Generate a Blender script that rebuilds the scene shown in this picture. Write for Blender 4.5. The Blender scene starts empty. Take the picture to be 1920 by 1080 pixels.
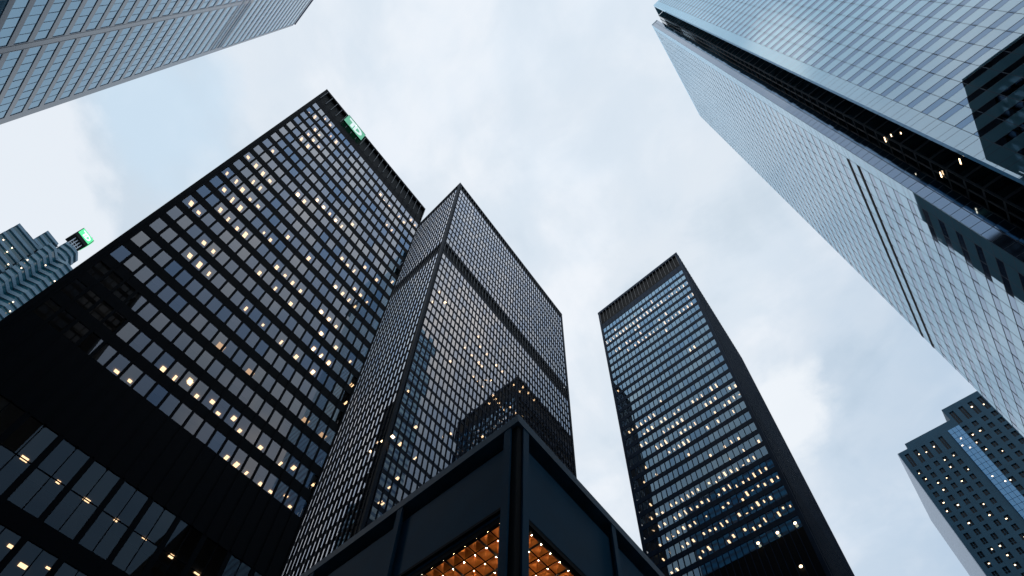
import bpy, bmesh, math, random
from mathutils import Vector, Matrix
random.seed(7)
D = bpy.data; SC = bpy.context.scene; COL = SC.collection
rad = math.radians

# ---------------------------------------------------------------- camera
F_PX, CX, CY = 1248.64, 941.58, 1107.04          # focal length and principal point on a 1920x1080 frame
CAMR = ((0.6460007391, -0.7628032359, 0.0285353886),
        (0.5612343557, 0.4492942849, -0.6950903851),
        (0.5173964080, 0.4650439430, 0.7183558228))  # right, down, forward axes in the world
EYE = Vector((0.0, 0.0, 1.6))
cam = D.cameras.new("camera"); cam_o = D.objects.new("camera", cam); COL.objects.link(cam_o)
r_, d_, f_ = (Vector(v) for v in CAMR)
M = Matrix.Identity(4)
for i in range(3):
    M[i][0] = r_[i]; M[i][1] = -d_[i]; M[i][2] = -f_[i]; M[i][3] = EYE[i]
cam_o.matrix_world = M
cam.sensor_width = 36.0; cam.lens = F_PX / 1920 * 36
cam.shift_x = (960 - CX) / 1920; cam.shift_y = (CY - 540) / 1920
cam.clip_start = 0.1; cam.clip_end = 6000
SC.camera = cam_o
SC.render.resolution_x = 1024; SC.render.resolution_y = 576

def project(p):
    v = Vector(p) - EYE
    z = v.dot(f_)
    if z < 0.1: return None
    return (CX + F_PX * v.dot(r_) / z, CY + F_PX * v.dot(d_) / z)

# ---------------------------------------------------------------- light and sky
SC.view_settings.view_transform = 'Standard'; SC.view_settings.look = 'None'
SC.view_settings.exposure = 0.0; SC.view_settings.gamma = 1.0
try: SC.view_settings.use_curve_mapping = False
except Exception: pass
SC.cycles.use_denoising = True
SC.cycles.max_bounces = 7; SC.cycles.glossy_bounces = 5; SC.cycles.diffuse_bounces = 2
SC.cycles.transparent_max_bounces = 12; SC.cycles.sample_clamp_indirect = 4.0

SUN_AZ, SUN_EL = rad(200), rad(28)               # behind the viewpoint, veiled by cloud
w = D.worlds.new("World"); SC.world = w; w.use_nodes = True
nt = w.node_tree; nt.nodes.clear()
def N(t, **kw):
    n = nt.nodes.new(t)
    for k, v in kw.items(): setattr(n, k, v)
    return n
def L_(a, b): nt.links.new(a, b)
def val(node, name, v): node.inputs[name].default_value = v
out = N('ShaderNodeOutputWorld'); bg = N('ShaderNodeBackground')
sky = N('ShaderNodeTexSky', sky_type='NISHITA', sun_disc=False, sun_elevation=SUN_EL, sun_rotation=math.pi / 2 - SUN_AZ)
tc = N('ShaderNodeTexCoord'); sep = N('ShaderNodeSeparateXYZ'); L_(tc.outputs['Generated'], sep.inputs[0])
def math_(op, a, b=None, clamp=False):
    m = N('ShaderNodeMath', operation=op, use_clamp=clamp)
    for i, x in enumerate((a, b)):
        if x is None: continue
        if isinstance(x, (int, float)): m.inputs[i].default_value = x
        else: L_(x, m.inputs[i])
    return m.outputs[0]
zc = math_('ADD', math_('MAXIMUM', sep.outputs[2], 0.0), 0.22)
px = math_('DIVIDE', sep.outputs[0], zc); py = math_('DIVIDE', sep.outputs[1], zc)
comb = N('ShaderNodeCombineXYZ'); L_(px, comb.inputs[0]); L_(py, comb.inputs[1])
def noise(scale, detail, rough, dist, off):
    mp = N('ShaderNodeMapping'); mp.inputs['Location'].default_value = off; L_(comb.outputs[0], mp.inputs[0])
    n = N('ShaderNodeTexNoise'); L_(mp.outputs[0], n.inputs['Vector'])
    val(n, 'Scale', scale); val(n, 'Detail', detail); val(n, 'Roughness', rough); val(n, 'Distortion', dist)
    return n.outputs[0]
def ramp(x, stops, interp='EASE'):
    r = N('ShaderNodeValToRGB'); r.color_ramp.interpolation = interp
    while len(r.color_ramp.elements) < len(stops): r.color_ramp.elements.new(0.5)
    for e, (p, c) in zip(r.color_ramp.elements, stops):
        e.position = p; e.color = (*c, 1) if len(c) == 3 else c
    L_(x, r.inputs[0]); return r.outputs[0]
def mix(f, a, b):
    m = N('ShaderNodeMix', data_type='RGBA')
    for s, x in ((0, f), (6, a), (7, b)):
        if isinstance(x, (int, float)): m.inputs[s].default_value = x
        elif isinstance(x, tuple): m.inputs[s].default_value = (*x, 1)
        else: L_(x, m.inputs[s])
    return m.outputs[2]
def dot_dir(v):
    v = Vector(v).normalized()
    n = N('ShaderNodeVectorMath', operation='DOT_PRODUCT'); L_(tc.outputs['Generated'], n.inputs[0])
    n.inputs[1].default_value = v; return n.outputs['Value']
big = noise(3.0, 8, 0.54, 0.5, (3.1, 1.7, 0.0))
fine = noise(9.5, 6, 0.52, 0.3, (0.4, 5.2, 1.0))
BG = 0.1
K = 1 / BG
veil = mix(0.84, sky.outputs[0], (0.72 * K, 0.83 * K, 0.935 * K))           # blue seen through thin cloud
cl_m = ramp(math_('ADD', big, math_('MULTIPLY', math_('SUBTRACT', fine, 0.5), 0.35)), [(0.36, (0, 0, 0)), (0.50, (0.55, 0.55, 0.55)), (0.66, (1, 1, 1))])
cloud = mix(ramp(fine, [(0.3, (0, 0, 0)), (0.7, (1, 1, 1))]), (0.775 * K, 0.86 * K, 0.955 * K), (0.865 * K, 0.91 * K, 0.97 * K))
skyc = mix(cl_m, veil, cloud)
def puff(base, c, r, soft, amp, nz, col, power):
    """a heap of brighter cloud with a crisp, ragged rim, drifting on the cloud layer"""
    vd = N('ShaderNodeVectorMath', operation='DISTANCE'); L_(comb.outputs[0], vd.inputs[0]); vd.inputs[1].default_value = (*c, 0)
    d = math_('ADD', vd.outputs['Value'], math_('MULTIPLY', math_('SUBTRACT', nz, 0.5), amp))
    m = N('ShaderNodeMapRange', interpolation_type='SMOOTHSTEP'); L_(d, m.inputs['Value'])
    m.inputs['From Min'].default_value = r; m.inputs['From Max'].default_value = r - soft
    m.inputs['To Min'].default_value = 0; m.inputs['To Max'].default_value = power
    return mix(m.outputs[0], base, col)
lump = noise(15.0, 7, 0.55, 0.2, (2.2, 0.3, 4.0))
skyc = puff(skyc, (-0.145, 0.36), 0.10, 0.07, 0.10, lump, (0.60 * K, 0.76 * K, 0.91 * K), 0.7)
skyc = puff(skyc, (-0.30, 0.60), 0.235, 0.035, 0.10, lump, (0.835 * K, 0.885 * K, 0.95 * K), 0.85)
dark = ramp(dot_dir((0.6, -0.8, 0.0)), [(0.27, (1, 1, 1)), (0.55, (0.64, 0.74, 0.84))], 'LINEAR')   # heavier cloud on the right
mul = N('ShaderNodeMix', data_type='RGBA', blend_type='MULTIPLY'); mul.inputs[0].default_value = 1.0
L_(skyc, mul.inputs[6]); L_(dark, mul.inputs[7])
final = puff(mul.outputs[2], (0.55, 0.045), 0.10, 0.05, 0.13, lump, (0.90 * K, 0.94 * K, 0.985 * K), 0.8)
final = puff(final, (0.205, -0.285), 0.12, 0.10, 0.10, lump, (1.15 * K, 1.12 * K, 1.10 * K), 0.8)  # unseen bright cloud, added to brighten reflections in the middle tower
final = puff(final, (0.15, -0.62), 0.14, 0.12, 0.12, lump, (1.05 * K, 1.03 * K, 1.02 * K), 0.8)  # unseen bright cloud, added to brighten the left tower's lower panes
final = puff(final, (-0.21, -0.138), 0.045, 0.04, 0.07, lump, (1.15 * K, 1.15 * K, 1.15 * K), 0.8)  # unseen bright cloud, added for a bright reflection in the white tower
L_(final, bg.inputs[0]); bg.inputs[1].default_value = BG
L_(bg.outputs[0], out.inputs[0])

sun = D.lights.new("sun", 'SUN'); sun.energy = 0.5; sun.angle = rad(20); sun.color = (1.0, 0.95, 0.88)
sun_o = D.objects.new("sun", sun); COL.objects.link(sun_o)
sd = Vector((math.cos(SUN_AZ) * math.cos(SUN_EL), math.sin(SUN_AZ) * math.cos(SUN_EL), math.sin(SUN_EL)))
sun_o.rotation_euler = sd.to_track_quat('Z', 'Y').to_euler(); sun_o.location = sd * 500

# ---------------------------------------------------------------- materials
def pbr(name, col, rough, metal=0.0, spec=0.5, noise_amt=0.0, noise_scale=0.4, coat=0.0, ior=1.5, emit=None, es=0.0, rvar=0.0):
    m = D.materials.new(name); m.use_nodes = True
    t = m.node_tree; b = t.nodes['Principled BSDF']
    b.inputs['Base Color'].default_value = (*col, 1); b.inputs['Roughness'].default_value = rough
    b.inputs['IOR'].default_value = ior
    b.inputs['Metallic'].default_value = metal; b.inputs['Specular IOR Level'].default_value = spec
    b.inputs['Coat Weight'].default_value = coat; b.inputs['Coat Roughness'].default_value = 0.04
    if emit:
        b.inputs['Emission Color'].default_value = (*emit, 1); b.inputs['Emission Strength'].default_value = es
    if noise_amt or rvar:
        tcn = t.nodes.new('ShaderNodeTexCoord'); n = t.nodes.new('ShaderNodeTexNoise')
        n.inputs['Scale'].default_value = noise_scale; n.inputs['Detail'].default_value = 6
        t.links.new(tcn.outputs['Object'], n.inputs['Vector'])
        if noise_amt:
            r = t.nodes.new('ShaderNodeValToRGB')
            r.color_ramp.elements[0].position = 0.3; r.color_ramp.elements[1].position = 0.7
            r.color_ramp.elements[0].color = (*[c * (1 - noise_amt) for c in col], 1)
            r.color_ramp.elements[1].color = (*[min(1, c * (1 + noise_amt)) for c in col], 1)
            t.links.new(n.outputs[0], r.inputs[0]); t.links.new(r.outputs[0], b.inputs['Base Color'])
        if rvar:
            mr = t.nodes.new('ShaderNodeMapRange')
            mr.inputs['To Min'].default_value = max(0.02, rough - rvar); mr.inputs['To Max'].default_value = rough + rvar
            t.links.new(n.outputs[0], mr.inputs['Value']); t.links.new(mr.outputs[0], b.inputs['Roughness'])
    return m

def glass_mat(name, ior, trans, tint_a, tint_b, rough=0.0, gain=1.0):
    """window glass: mirror by Fresnel over a tinted see-through pane; each pane has its own coating tint"""
    m = D.materials.new(name); m.use_nodes = True
    t = m.node_tree; t.nodes.clear(); n = t.nodes.new; l = t.links.new
    o = n('ShaderNodeOutputMaterial'); mx = n('ShaderNodeMixShader'); tr = n('ShaderNodeBsdfTransparent'); gl = n('ShaderNodeBsdfGlossy')
    fr = n('ShaderNodeFresnel'); fr.inputs[0].default_value = ior
    mu = n('ShaderNodeMath'); mu.operation = 'MULTIPLY'; mu.use_clamp = True; mu.inputs[1].default_value = gain
    at = n('ShaderNodeAttribute'); at.attribute_name = 'tint'
    cm = n('ShaderNodeMix'); cm.data_type = 'RGBA'
    cm.inputs[6].default_value = (*tint_a, 1); cm.inputs[7].default_value = (*tint_b, 1)
    l(at.outputs['Fac'], cm.inputs[0]); l(cm.outputs[2], gl.inputs['Color'])
    gl.inputs['Roughness'].default_value = rough; tr.inputs[0].default_value = (*trans, 1)
    l(fr.outputs[0], mu.inputs[0]); l(mu.outputs[0], mx.inputs[0]); l(tr.outputs[0], mx.inputs[1]); l(gl.outputs[0], mx.inputs[2])
    l(mx.outputs[0], o.inputs[0]); return m

def lamp_mat(name, col, s):
    m = pbr(name, (0.8, 0.8, 0.8), 0.5, emit=col, es=s)
    try: m.cycles.emission_sampling = 'NONE'
    except Exception: pass
    return m

STEEL = pbr('black_painted_steel', (0.0022, 0.0042, 0.0075), 0.6, spec=0.035, noise_amt=0.25, noise_scale=0.35, rvar=0.08)
STEEL_BLUE = pbr('blue_black_steel', (0.0045, 0.011, 0.023), 0.55, spec=0.06, noise_amt=0.2, noise_scale=0.3, rvar=0.08)  # bluer base colour for the middle tower
STEEL_R = pbr('haze_tinted_steel', (0.008, 0.026, 0.058), 0.5, spec=0.06, noise_amt=0.2, noise_scale=0.3)  # black steel with the blue of the haze put into its colour
STEEL_PAV = pbr('satin_blue_black_steel', (0.014, 0.066, 0.118), 0.5, spec=0.10, noise_amt=0.18, noise_scale=0.9, rvar=0.06)
STEEL_EDGE = pbr('satin_steel_edge', (0.022, 0.07, 0.12), 0.4, spec=0.25, noise_amt=0.3, noise_scale=1.7, rvar=0.08)
LOUVRE = pbr('black_louvre', (0.004, 0.005, 0.006), 0.7, spec=0.2)
DARKROOM = pbr('unlit_interior', (0.03, 0.032, 0.035), 0.8, spec=0.1)
CEIL = pbr('office_ceiling', (0.22, 0.21, 0.20), 0.8, spec=0.1)
LAMP = lamp_mat('warm_ceiling_lamp_light', (1.0, 0.71, 0.42), 4.6)
CEIL_GLOW = lamp_mat('lamplit_ceiling_glow', (1.0, 0.62, 0.28), 1.5)  # emission stands in for lamplight falling on a ceiling
PODIUM_GLASS = glass_mat('dark_podium_glass', 1.52, (0.42, 0.38, 0.34), (0.45, 0.62, 0.80), (0.65, 0.82, 0.95), gain=1.0)
BLIND = pbr('pale_roller_blind', (0.42, 0.41, 0.39), 0.85, spec=0.1)
FIN = pbr('grey_louvre_fin', (0.13, 0.13, 0.135), 0.5, spec=0.2)
BRONZE_GLASS = glass_mat('bronze_office_glass', 1.52, (0.42, 0.38, 0.34), (0.36, 0.52, 0.78), (0.98, 0.96, 0.98), gain=2.1)
BLUE_GLASS = glass_mat('blue_office_glass', 1.36, (0.42, 0.40, 0.38), (0.34, 0.58, 0.84), (0.60, 0.84, 1.0), gain=4.6)

# ---------------------------------------------------------------- mesh building
class MB:
    def __init__(s): s.v = []; s.f = []; s.mi = []; s.tint = []
    def quad(s, pts, mi=0, tint=0.0):
        i = len(s.v); s.v.extend(tuple(p) for p in pts); s.f.append(tuple(range(i, i + len(pts)))); s.mi.append(mi); s.tint.append(tint)
    def hexa(s, c, mi=0, tint=0.0):
        """c: eight corners, bottom four then top four, either winding"""
        c = [Vector(p) for p in c]
        flip = (c[1] - c[0]).cross(c[3] - c[0]).dot(c[4] - c[0]) < 0
        i = len(s.v); s.v.extend(tuple(p) for p in c)
        for f in ((0, 3, 2, 1), (4, 5, 6, 7), (0, 1, 5, 4), (1, 2, 6, 5), (2, 3, 7, 6), (3, 0, 4, 7)):
            f = tuple(i + k for k in (reversed(f) if flip else f)); s.f.append(f); s.mi.append(mi); s.tint.append(tint)
    def box(s, x0, x1, y0, y1, z0, z1, mi=0, tint=0.0):
        s.hexa([(x0, y0, z0), (x1, y0, z0), (x1, y1, z0), (x0, y1, z0), (x0, y0, z1), (x1, y0, z1), (x1, y1, z1), (x0, y1, z1)], mi, tint)
    def prism(s, pts, z0, z1, mi=0):
        """vertical prism over a plan polygon"""
        n = len(pts); area = sum(pts[i][0] * pts[(i + 1) % n][1] - pts[(i + 1) % n][0] * pts[i][1] for i in range(n))
        if area < 0: pts = pts[::-1]
        i = len(s.v); s.v.extend((p[0], p[1], z0) for p in pts); s.v.extend((p[0], p[1], z1) for p in pts)
        s.f.append(tuple(i + k for k in reversed(range(n)))); s.f.append(tuple(i + n + k for k in range(n)))
        for k in range(n): s.f.append((i + k, i + (k + 1) % n, i + n + (k + 1) % n, i + n + k))
        s.mi.extend([mi] * (n + 2)); s.tint.extend([0.0] * (n + 2))
    def build(s, name, mats, parent=None, kind=None, label=None):
        me = D.meshes.new(name); base = root_loc(parent)
        me.from_pydata([(a - base[0], b - base[1], c - base[2]) for a, b, c in s.v], [], s.f)
        mats = mats if isinstance(mats, (list, tuple)) else [mats]
        for m in mats: me.materials.append(m)
        me.polygons.foreach_set('material_index', s.mi)
        at = me.attributes.new('tint', 'FLOAT', 'FACE'); at.data.foreach_set('value', s.tint)
        me.update()
        o = D.objects.new(name, me); COL.objects.link(o)
        if parent: o.parent = parent
        if kind: o['kind'] = kind
        if label: o['label'] = label
        return o
def root_loc(o):
    if o is None: return Vector((0, 0, 0))
    while o.parent: o = o.parent
    return o.location
def thing(name, label, cat, loc, group=None):
    o = D.objects.new(name, None); o.empty_display_size = 2; COL.objects.link(o); o.location = loc
    o['label'] = label; o['category'] = cat
    if group: o['group'] = group
    return o
def copy_at(o, dv):
    c = o.copy(); COL.objects.link(c); c.parent = o.parent; c.location = o.location + Vector(dv); return c

class Face:
    """a facade: u runs along it, w stands out of it"""
    def __init__(s, side, plane): s.side = side; s.p = plane
    def P(s, u, w, z):
        return {'-y': (u, s.p - w, z), '+y': (u, s.p + w, z), '-x': (s.p - w, u, z), '+x': (s.p + w, u, z)}[s.side]
    def box(s, mb, u0, u1, w0, w1, z0, z1, mi=0, tint=0.0):
        P = s.P
        mb.hexa([P(u0, w0, z0), P(u1, w0, z0), P(u1, w1, z0), P(u0, w1, z0), P(u0, w0, z1), P(u1, w0, z1), P(u1, w1, z1), P(u0, w1, z1)], mi, tint)
    def pane(s, mb, u0, u1, w, z0, z1, mi=0, tint=0.0, tilt=0.0):
        a, b = random.uniform(-tilt, tilt), random.uniform(-tilt, tilt)
        q = [s.P(u0, w - a - b, z0), s.P(u1, w + a - b, z0), s.P(u1, w + a + b, z1), s.P(u0, w - a + b, z1)]
        if s.side in ('+y', '-x'): q = q[::-1]
        mb.quad(q, mi, tint)
    def du(s, d): return (d, 0, 0) if s.side[1] == 'y' else (0, d, 0)

def seen_area(pts):
    q = [project(p) for p in pts]
    if any(p is None for p in q): return 0.0
    cx = sum(p[0] for p in q) / len(q); cy = sum(p[1] for p in q) / len(q)
    if not (-15 < cx < 1935 and -15 < cy < 1095): return 0.0
    return abs(sum(q[i][0] * q[(i + 1) % len(q)][1] - q[(i + 1) % len(q)][0] * q[i][1] for i in range(len(q)))) / 2

def split_parts(items, name, mats, parent, limit=100):
    """items: (size in the picture, function that adds the piece to a mesh). The largest are parts, the rest one mass."""
    items = sorted(items, key=lambda t: -t[0]); rest = MB()
    for k, (a, fn) in enumerate(items):
        if k < limit and a > 0:
            m = MB(); fn(m); m.build(name, mats, parent)
        else: fn(rest)
    if rest.f: rest.build(name, mats, parent, kind='stuff')

# ceiling lamps seen lit: (position along the facade, depth behind the glass, floor)
LL = [(-7.3,0.64,12), (-7.3,0.71,10), (-7.2,0.6,20), (-7.1,0.69,7), (-6.3,0.51,20), (-6.3,0.61,9), (-6.3,0.67,14), (-6.2,0.59,10), (-6.2,0.67,12), (-6.2,0.84,7), (-5.3,0.54,21), (-5.3,0.64,17), (-5.3,0.75,10), (-5.2,0.58,18), (-5.2,0.75,11), (-5.2,0.76,12), (-5.2,0.78,9), (-5.2,0.79,8), (-5.1,0.59,19), (-4.3,0.54,21), (-4.3,0.61,19), (-4.3,0.66,18), (-4.3,0.67,11), (-4.2,0.61,17), (-4.2,0.69,12), (-4.2,0.81,9), (-4.2,0.84,8), (-4.2,0.9,10), (-4.1,0.84,5), (-4.1,0.86,6), (-3.3,0.65,18), (-3.2,0.5,20), (-3.2,0.59,19), (-3.2,0.78,10), (-3.1,0.84,6), (-3.1,0.86,5), (-3.1,0.98,8), (-2.2,0.56,20), (-2.2,0.81,8), (-2.1,0.87,5), (-2,1.59,0), (-1.2,0.75,13), (-1.2,0.79,13), (-1.1,0.84,9), (-1,1.53,0), (-0.2,0.79,13), (-0.2,0.94,9), (0.1,1.55,1), (0.8,0.71,14), (0.8,0.76,14), (0.9,0.9,10), (1,0.97,7), (1.1,1.55,1), (1.8,0.74,14), (1.9,0.76,14), (1.9,0.91,8), (2,0.78,1), (2,0.93,5), (2.1,0.92,1), (2.9,0.76,14), (3,0.91,8), (3,0.98,7), (3.1,1.55,1), (3.9,0.75,14), (3.9,0.76,14), (3.9,0.86,10), (4,0.93,8), (4,0.97,5), (4.2,1,1), (4.9,0.76,14), (5,1.04,7), (5.1,0.94,8), (5.1,1.55,1), (5.9,0.73,15), (6,0.76,14), (6.2,0.94,1), (6.2,1.01,5), (7,0.6,20), (7,0.82,12), (7.2,1.55,1), (7.4,1.66,0), (7.9,0.62,20), (8,0.83,12), (8,0.9,10), (8,0.99,8), (8.1,0.9,10), (8.1,0.99,8), (8.1,1.08,5), (8.3,1.68,0), (9,0.62,20), (9,0.83,12), (9.1,0.9,10), (9.1,0.99,8), (9.1,1.05,7), (9.2,0.99,8), (9.2,1.04,6), (9.2,1.05,7), (9.2,1.1,6), (9.3,1.55,1), (9.3,1.68,0), (10,0.66,18), (10,0.79,13), (10.1,0.86,11), (10.1,0.9,10), (10.2,0.99,8), (10.2,1.01,5), (10.2,1.08,6), (10.2,1.09,6), (10.2,1.13,5), (10.4,1.05,1), (10.7,1.68,0), (11,0.66,18), (11.1,0.62,20), (11.1,0.86,11), (11.1,0.9,10), (11.2,1.05,7), (11.2,1.08,6), (11.3,1.11,6), (11.4,1.55,1), (11.7,1.68,0), (12.1,0.8,13), (12.2,0.62,20), (12.2,0.86,11), (12.4,1.01,1), (12.8,1.04,0), (13.1,0.6,21), (13.3,1.05,7), (13.7,1.69,0), (14.1,0.6,21), (14.2,0.76,14), (14.5,1.11,6), (14.6,1.02,1), (14.6,1.15,5)]
LG = [(-0.3,1.26,3), (2.3,1.25,3), (5.4,1.33,3), (11.7,1.34,3), (13.8,1.34,3)]  # ceiling patches whose emission imitates lamplight
LP = [(-2.4,3.62,0), (-2.4,5.88,0), (-0.2,3.7,0), (0.2,1.44,1), (1.2,2.42,1), (1.7,3.67,0), (1.8,5.74,0), (1.8,6.9,0), (2.3,1.43,1), (3.7,6.9,0), (3.8,3.73,0), (5.9,3.71,0), (5.9,5.78,0), (6,6.9,0), (8,3.75,0), (10.1,3.76,0)]
RL = [(7,0.5,25), (7,0.63,23), (7.1,0.74,10), (7.1,1.07,11), (7.2,1.24,3), (7.3,1.16,1), (7.5,1.53,6), (8,0.57,25), (8,0.67,23), (8,0.85,22), (8.1,0.77,10), (8.1,0.86,11), (8.1,1.26,3), (8.2,0.84,1), (8.2,1.48,4), (9,0.54,25), (9,0.82,22), (9.1,0.96,9), (9.1,1.06,10), (9.1,1.2,5), (9.1,1.48,4), (9.1,1.49,1), (9.2,1.12,2), (9.2,1.25,3), (9.9,0.53,25), (10,0.74,22), (10,1,12), (10,1.11,5), (10,1.14,10), (10.1,0.9,3), (10.1,1.44,4), (10.1,1.48,6), (10.1,1.53,7), (10.2,1.08,2), (10.8,0.64,26), (10.9,0.59,25), (10.9,1.06,17), (11,0.74,22), (11,0.94,12), (11,1.01,11), (11,1.13,5), (11.1,0.86,3), (11.1,0.92,2), (11.1,1.25,1), (11.1,1.72,4), (11.3,1.25,7), (11.8,0.61,25), (11.9,0.68,22), (11.9,0.96,17), (11.9,0.99,12), (12,0.98,9), (12,1.13,3), (12,1.28,11), (12,1.38,10), (12,1.7,4), (12.1,1.12,2), (12.1,1.54,5), (12.1,1.78,1), (12.6,1.53,7), (12.6,1.59,6), (12.8,0.58,25), (12.8,0.77,22), (12.9,1.26,11), (13,1.13,12), (13,1.23,5), (13,1.75,1), (13,1.8,3), (13.1,1.15,2), (13.1,1.57,4), (13.8,0.63,23), (13.8,0.63,25), (13.8,0.67,22), (14,0.96,9), (14,1.03,4), (14,1.08,5), (14,1.22,12), (14.1,1.08,2), (14.1,1.09,1), (14.7,0.68,22), (14.8,0.78,25), (14.9,0.99,4), (14.9,1.18,12), (15,0.82,21), (15,0.99,3), (15,1.05,2), (15,1.16,5), (15.2,1.54,7), (15.7,0.69,23), (15.7,0.71,25), (15.8,1.05,10), (15.8,1.65,5), (15.9,0.63,26), (15.9,1.17,1), (16,1.23,3), (16,1.42,4), (16.1,1.12,2), (16.7,0.69,25), (16.7,0.75,22), (16.8,1.09,5), (16.8,1.18,10), (16.9,1.73,1), (17,1.17,2), (17.7,0.7,25), (17.7,0.97,22), (17.8,0.95,12), (17.8,1.09,5), (17.8,1.09,10), (17.8,1.09,11), (17.8,1.32,4), (17.9,1.22,9), (17.9,1.62,1), (18.1,1.29,2), (18.6,0.68,25), (18.6,0.7,26), (18.6,0.79,22), (18.6,1.47,8), (18.7,1.16,10), (18.8,1.08,4), (18.8,1.1,3), (18.8,1.13,5), (18.8,1.14,11), (18.8,1.16,9), (18.8,1.21,12), (18.9,1.07,2), (19.6,0.7,25), (19.7,0.86,22), (19.7,1.11,9), (19.8,1.06,1), (19.8,1.16,5), (19.8,1.33,11), (19.8,1.38,4), (19.9,1.04,2), (20.5,0.62,25), (20.6,0.66,24), (20.6,0.79,23), (20.6,0.81,22), (20.6,1.21,14), (20.7,0.99,12), (20.7,1.15,9), (20.7,1.15,11), (20.7,1.23,5), (20.8,1.07,1), (20.8,1.14,4), (20.8,1.17,3), (21,0.87,26), (21.6,0.76,25), (21.6,0.83,24), (21.6,0.87,22), (21.6,0.87,23), (21.6,1.06,12), (21.7,1.09,9), (21.7,1.15,11), (21.7,1.24,3), (21.7,1.96,1), (21.8,1.05,10), (21.8,1.2,4), (21.8,1.27,2), (21.8,1.29,5), (22.5,0.64,25), (22.5,0.77,23), (22.6,0.72,22), (22.6,0.96,13), (22.7,1,3), (22.7,1.05,9), (22.7,1.08,12), (22.8,1.06,4), (22.8,1.1,10), (22.8,1.24,2), (22.9,1.22,5), (23.5,0.79,23), (23.6,0.67,25), (23.6,0.94,13), (23.6,1.04,12), (23.6,1.96,1), (23.7,0.67,26), (23.7,1.08,10), (23.7,1.2,4), (23.7,1.35,2), (23.8,1.12,5), (23.8,1.17,3), (24.4,0.74,23), (24.5,0.69,25), (24.5,0.8,22), (24.6,1,13), (24.6,1.02,12), (24.8,1.19,3), (25.1,1.48,8), (25.4,0.7,25), (25.5,0.99,12), (25.5,1.02,11), (25.6,1.02,13), (25.6,1.18,4), (25.6,1.97,1), (25.7,1.55,5), (25.8,1.19,2), (25.8,1.29,3), (26.4,0.67,26), (26.4,0.68,25), (26.4,0.88,23), (26.5,0.99,11), (26.6,1.04,4), (26.6,1.04,13), (26.6,1.24,5), (26.6,1.9,1), (26.7,1.18,9), (27.4,0.7,25), (27.4,0.73,23), (27.4,1.6,6), (27.4,1.8,3), (27.4,1.81,2), (27.6,0.99,13), (27.7,1.48,8), (27.8,1.19,4), (27.8,1.39,5), (28.3,0.73,25), (28.4,1.11,13), (28.9,1.09,18), (29.2,0.7,25)]
CL = [(27.7,0.7,33), (27.9,1.16,23), (28.3,1.5,15), (28.6,0.73,35), (28.7,1.44,15), (28.9,1.14,16), (28.9,1.22,19), (30,1.44,17), (30.1,0.13,34), (30.8,1.16,21), (32,1.25,19), (34.8,0.92,29), (36,0.91,22), (37.7,0.82,32), (37.9,1.18,23), (39.8,0.89,32), (40.9,0.71,35), (41.1,0.88,30), (41.7,0.84,34), (41.9,0.74,32), (42.4,0.89,32), (42.4,0.94,30), (42.9,0.89,32), (43.8,0.91,30), (43.9,0.69,34), (44.5,0.91,31), (44.8,0.59,25), (45.2,0.15,31), (46.1,0.85,29), (46.6,0.64,30), (47.1,0.79,34), (47.2,0.8,34), (47.6,0.74,30), (48.7,0.85,30), (49.1,0.68,34), (49.7,0.94,30), (50.6,0.92,30), (52.4,0.87,31), (53.1,0.84,34), (54.1,0.91,31), (55.2,0.84,34), (55.7,0.18,31), (56.3,0.8,35), (58.2,0.74,35), (60.5,0.76,35)]
CM = [(45.2,0.37,18), (46.9,0.12,18), (49.4,0.12,18), (49.7,0.79,19)]
NL = [(41.2, 82.9, 0.30), (38.0, 76.6, 0.28), (40.5, 97.4, 0.30), (39.3, 94.5, 0.15), (38.2, 90.8, 0.10)]

# ---------------------------------------------------------------- ground
g = MB(); g.box(-900, 900, -900, 900, -1.0, 0.0)
go = g.build('plaza_ground', pbr('grey_granite_paving', (0.16, 0.16, 0.165), 0.6, noise_amt=0.15, noise_scale=0.5)); go['kind'] = 'structure'

# ---------------------------------------------------------------- black steel-and-glass towers
def lamps(root, F, recs, rows, ceil, lw, ld, mat):
    items = []
    for (u, d, i) in recs:
        z = rows[i][1] + ceil
        l2 = ld * random.choice((0.6, 0.8, 1, 1, 1.35))
        w2 = lw * random.choice((0.55, 0.8, 1, 1))
        def fn(m, u=u, d=d, z=z, l2=l2, w2=w2): F.box(m, u - w2 / 2, u + w2 / 2, -d - l2 / 2, -d + l2 / 2, z - 0.04, z - 0.005)
        items.append((seen_area([F.P(u - lw, -d, z), F.P(u + lw, -d, z), F.P(u + lw, -d - ld, z), F.P(u - lw, -d - ld, z)]) + 1e-3, fn))
    split_parts(items, 'ceiling_lamp', mat, root)

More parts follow.
